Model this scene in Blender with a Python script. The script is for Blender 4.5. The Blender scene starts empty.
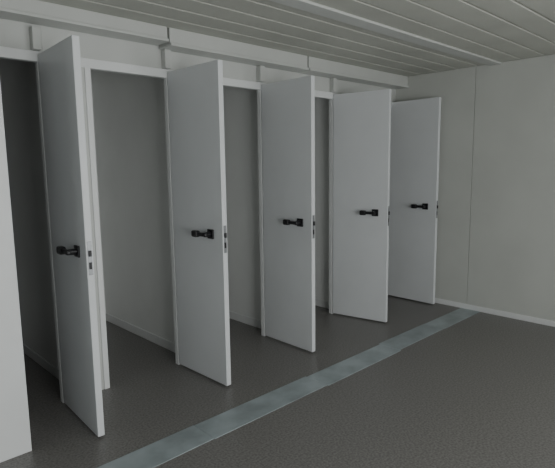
import bpy, bmesh, math
import numpy as np
from mathutils import Matrix, Vector

# ---------- materials ----------
def mat(name, col, rough=.5, metal=0., noise=None, bump=None):
    m=bpy.data.materials.new(name); m.use_nodes=True
    nt=m.node_tree; b=nt.nodes['Principled BSDF']
    b.inputs['Base Color'].default_value=(*col,1); b.inputs['Roughness'].default_value=rough; b.inputs['Metallic'].default_value=metal
    tc=nt.nodes.new('ShaderNodeTexCoord')
    if noise:
        sc,amt,det=noise
        n=nt.nodes.new('ShaderNodeTexNoise'); n.inputs['Scale'].default_value=sc; n.inputs['Detail'].default_value=det
        nt.links.new(tc.outputs['Object'],n.inputs['Vector'])
        r=nt.nodes.new('ShaderNodeValToRGB')
        r.color_ramp.elements[0].position=.35; r.color_ramp.elements[1].position=.65
        r.color_ramp.elements[0].color=(*[c*(1-amt) for c in col],1)
        r.color_ramp.elements[1].color=(*[min(1,c*(1+amt)) for c in col],1)
        nt.links.new(n.outputs['Fac'],r.inputs['Fac']); nt.links.new(r.outputs['Color'],b.inputs['Base Color'])
    if bump:
        n2=nt.nodes.new('ShaderNodeTexNoise'); n2.inputs['Scale'].default_value=bump[0]
        nt.links.new(tc.outputs['Object'],n2.inputs['Vector'])
        bp=nt.nodes.new('ShaderNodeBump'); bp.inputs['Strength'].default_value=bump[1]; bp.inputs['Distance'].default_value=.01
        nt.links.new(n2.outputs['Fac'],bp.inputs['Height']); nt.links.new(bp.outputs['Normal'],b.inputs['Normal'])
    return m
M_door=mat('door_laminate',(.70,.715,.73),.42,noise=(3,.02,2))
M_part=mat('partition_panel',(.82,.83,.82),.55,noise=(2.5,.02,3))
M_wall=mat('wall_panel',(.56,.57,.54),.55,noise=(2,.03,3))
M_ceil=mat('ceiling_sheet',(.50,.505,.46),.6,noise=(2,.06,3))
M_trim=mat('white_trim',(.76,.77,.77),.45,noise=(4,.02,2))
M_duct=mat('trunking_sheet',(.55,.56,.54),.5,noise=(4,.02,2))
M_floor=mat('speckled_vinyl',(.180,.173,.166),.36,noise=(90,.28,5),bump=(160,.03))
M_strip=mat('galvanised_strip',(.36,.41,.43),.33,.2,noise=(5,.2,4))
M_black=mat('black_plastic',(.010,.010,.012),.35)
M_steel=mat('steel',(.30,.31,.32),.4,.8)
M_dark=mat('dark_gap',(.05,.05,.05),.8)

# ---------- mesh builder ----------
class B:
    def __init__(s,name,mats):
        s.bm=bmesh.new(); s.name=name; s.mats=mats
    def box(s,x0,x1,y0,y1,z0,z1,m=0,bev=0.):
        t=bmesh.new(); bmesh.ops.create_cube(t,size=1)
        bmesh.ops.scale(t,vec=(x1-x0,y1-y0,z1-z0),verts=t.verts)
        bmesh.ops.translate(t,vec=((x0+x1)/2,(y0+y1)/2,(z0+z1)/2),verts=t.verts)
        if bev: bmesh.ops.bevel(t,geom=list(t.edges),offset=bev,segments=2,affect='EDGES',profile=.5)
        s._add(t,m)
    def cyl(s,c,ax,r1,r2,L,m=0,seg=24,bev=0.):
        t=bmesh.new(); bmesh.ops.create_cone(t,cap_ends=True,segments=seg,radius1=r1,radius2=r2,depth=L)
        if bev: bmesh.ops.bevel(t,geom=[e for e in t.edges if abs(e.verts[0].co.z-e.verts[1].co.z)<1e-6],offset=bev,segments=2,affect='EDGES')
        q=Vector((0,0,1)).rotation_difference(Vector(ax)).to_matrix().to_4x4()
        bmesh.ops.transform(t,matrix=Matrix.Translation(c)@q,verts=t.verts)
        s._add(t,m)
    def _add(s,t,m):
        for f in t.faces: f.material_index=m
        me=bpy.data.meshes.new('tmp'); t.to_mesh(me); t.free(); s.bm.from_mesh(me); bpy.data.meshes.remove(me)
    def done(s,loc=(0,0,0),rz=0.):
        me=bpy.data.meshes.new(s.name); s.bm.to_mesh(me); s.bm.free()
        for m in s.mats: me.materials.append(m)
        o=bpy.data.objects.new(s.name,me); bpy.context.collection.objects.link(o)
        o.location=loc; o.rotation_euler=(0,0,rz); return o

# ---------- dimensions ----------
YF=2.965; YB=4.36; XW=4.598; XL=-2.2; YN=-1.3; HC=2.277
HX=[1.046,1.862,2.697,3.568,4.488]; AN=[-.053,.017,-.024,.19,-.008]
W=.535; H=2.026; G=.012

b=B('floor',[M_floor]); b.box(XL-.1,XW+.1,YN-.1,YB+.1,-.1,0); b.done()
b=B('ceiling',[M_ceil]); b.box(XL-.1,XW+.1,YN-.1,YB+.1,HC+.010,HC+.12)
y=YN
while y<YB:
    b.box(XL,XW,y,y+.172,HC,HC+.010,0,.004); y+=.19
b.done()
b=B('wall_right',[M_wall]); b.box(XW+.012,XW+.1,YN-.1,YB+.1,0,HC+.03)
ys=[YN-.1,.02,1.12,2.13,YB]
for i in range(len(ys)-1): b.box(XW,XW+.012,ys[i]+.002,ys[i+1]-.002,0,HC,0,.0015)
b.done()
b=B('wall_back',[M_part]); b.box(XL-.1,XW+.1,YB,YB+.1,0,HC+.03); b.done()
WN=[(0.,1.35),(1.8,4.0)]; z0,z1=.45,1.75  # unseen openings, added and placed to shape the light on the doors
b=B('wall_front',[M_wall])
xs=[XL-.1]+[v for w in WN for v in w]+[XW+.1]
for i in range(0,len(xs),2): b.box(xs[i],xs[i+1],YN-.1,YN,0,HC+.03)
for a,c in WN:
    b.box(a,c,YN-.1,YN,0,z0); b.box(a,c,YN-.1,YN,z1,HC+.03)
b.done()
for i,(a,c) in enumerate(WN):
    b=B('added_window_%d'%(i+1),[M_trim])  # frame of an added window, out of view behind the camera
    for q in ((a,a+.05),(c-.05,c),((a+c)/2-.03,(a+c)/2+.03)): b.box(q[0],q[1],YN-.08,YN+.01,z0,z1,0,.004)
    for q in ((z0,z0+.05),(z1-.05,z1)): b.box(a,c,YN-.08,YN+.01,q[0],q[1],0,.004)
    b.done()
b=B('wall_left',[M_wall]); b.box(XL-.1,XL,YN-.1,-.9,0,HC+.03); b.box(XL-.1,XL,1.3,YB+.1,0,HC+.03); b.box(XL-.1,XL,-.9,1.3,2.1,HC+.03); b.done()
b=B('wall_return',[M_trim]); b.box(XL,.735,2.56,YF+.04,0,HC,0,.003); b.done()

for i,hx in enumerate(HX[:-1]):
    b=B('wall_partition',[M_part,M_trim])
    x=hx+.12
    b.box(x,x+.04,YF+.045,YB,0,HC)
    b.box(x-.008,x,YF+.045,YB,0,.07,1,.002)
    b.done()
b=B('wall_cubicle_front',[M_trim,M_duct])
prev=.735
for hx in HX:
    l=hx-W+.018
    if l-prev>.02:
        if l-.035>prev: b.box(prev,l-.035,YF+.008,YF+.03,0,HC,1)
        b.box(max(prev,l-.035),l,YF+.0,YF+.04,0,2.0,0,.003)
    b.box(hx,hx+.035,YF+.001,YF+.04,0,2.0,0,.003)
    prev=hx+.035
b.box(prev,XW,YF+.008,YF+.03,0,HC,1)
b.box(.735,XW,YF+.0,YF+.042,1.99,2.045,0,.003)
b.box(.735,XW,YF+.01,YF+.03,2.045,HC,1)
b.done()
seg=[(.735,1.80,2.185),(1.815,3.10,2.165),(3.115,XW,2.165)]
for i,(a,c,z) in enumerate(seg):
    b=B('trim_%d'%(i+1),[M_duct,M_dark])
    b.box(a,c,YF-.13,YF+.005,z+.02,HC,0,.004)
    b.box(a,c,YF-.145,YF+.005,z,z+.018,0,.004)
    b.done()
b=B('trim_4',[M_duct])
for hx in HX[:-1]: b.box(hx-.03,hx+.015,YF-.04,YF+.008,2.046,2.164,0,.003)
b.done()
b=B('trim_5',[M_duct]); b.box(XL,XW,1.90,2.01,HC-.015,HC+.001,0,.004); b.done()
b=B('baseboard_right',[M_trim]); b.box(XW-.012,XW,YN,YF,0,.05,0,.003); b.done()
b=B('floor_joint_strip',[M_strip,M_dark])
xs=[-2.2,-1.0,.55,1.45,2.35,3.2,3.9,4.586]
for i in range(len(xs)-1): 
    o=(0,-.010,.005)[i%3]
    b.box(xs[i]+.001,xs[i+1]-.001,1.99+o,2.18+o,0,.003,0,.001)
b.done()

def door(n,hx,a):
    b=B('door_%d'%n,[M_door,M_black,M_steel,M_trim]); T=.036
    b.box(0,T,-W,0,G,H,0,.003)
    zl=.985; yl=-W+.115
    b.box(T*.2,T*.8,-W-.0015,-W+.002,zl-.11,zl+.06,2,.0005)
    b.box(T*.3,T*.7,-W-.010,-W,zl-.015,zl+.015,1,.002)
    b.box(T*.3,T*.7,-W-.003,-W,zl-.08,zl-.045,1,.0005)
    b.box(-.010,.001,yl-.030,yl+.030,zl-.030,zl+.030,1,.004)
    b.cyl((-.03,yl,zl),(-1,0,0),.017,.015,.05,1,20)
    b.box(-.064,-.038,yl-.020,yl+.118,zl-.012,zl+.012,1,.007)
    b.box(-.070,-.034,yl+.066,yl+.122,zl-.021,zl+.021,1,.010)
    b.cyl((T+.004,yl,zl),(1,0,0),.026,.024,.012,1,28,.002)
    b.box(T+.009,T+.012,yl-.012,yl+.012,zl-.002,zl+.002,2)
    return b.done((hx,YF-.0085,0),a)
for i in range(5): door(i+1,HX[i],AN[i])

# ---------- lights ----------
def area(name,loc,rot,sx,sy,e,col):
    l=bpy.data.lights.new(name,'AREA'); l.shape='RECTANGLE'; l.size=sx; l.size_y=sy; l.energy=e; l.color=col
    o=bpy.data.objects.new(name,l); o.location=loc; o.rotation_euler=rot; bpy.context.collection.objects.link(o)
area('entrance_daylight',(XL-.05,.2,1.05),(0,math.radians(-90),0),2.0,2.1,3,(.97,1,.98))
area('added_window_light',(.675,YN-.12,1.1),(math.radians(90),0,0),1.3,1.25,60,(.98,1,.985))  # added light behind the camera, brightens the cubicle interiors
area('added_window_light',(2.9,YN-.12,1.1),(math.radians(90),0,0),2.15,1.25,40,(.98,1,.985))  # added wide light, leaves the nearest door darker than the far ones
w=bpy.data.worlds.new('w'); bpy.context.scene.world=w; w.use_nodes=True
w.node_tree.nodes['Background'].inputs[0].default_value=(.7,.8,.9,1); w.node_tree.nodes['Background'].inputs[1].default_value=.3

# ---------- camera ----------
f=501.127; yaw,pitch,roll=.803,.137,.013; h=1.41
fw=np.array([np.cos(pitch)*np.cos(yaw),np.cos(pitch)*np.sin(yaw),-np.sin(pitch)])
r=np.array([np.sin(yaw),-np.cos(yaw),0]); d=np.cross(fw,r)
c,s=np.cos(roll),np.sin(roll); R=np.array([c*r+s*d,-s*r+c*d,fw])
cam=bpy.data.cameras.new('camera'); co=bpy.data.objects.new('camera',cam); bpy.context.collection.objects.link(co)
cam.sensor_width=36; cam.lens=f/555*36; cam.clip_start=.02
m=Matrix.Identity(4)
for i in range(3):
    m[i][0]=R[0][i]; m[i][1]=-R[1][i]; m[i][2]=-R[2][i]
m[2][3]=h
co.matrix_world=m
bpy.context.scene.camera=co
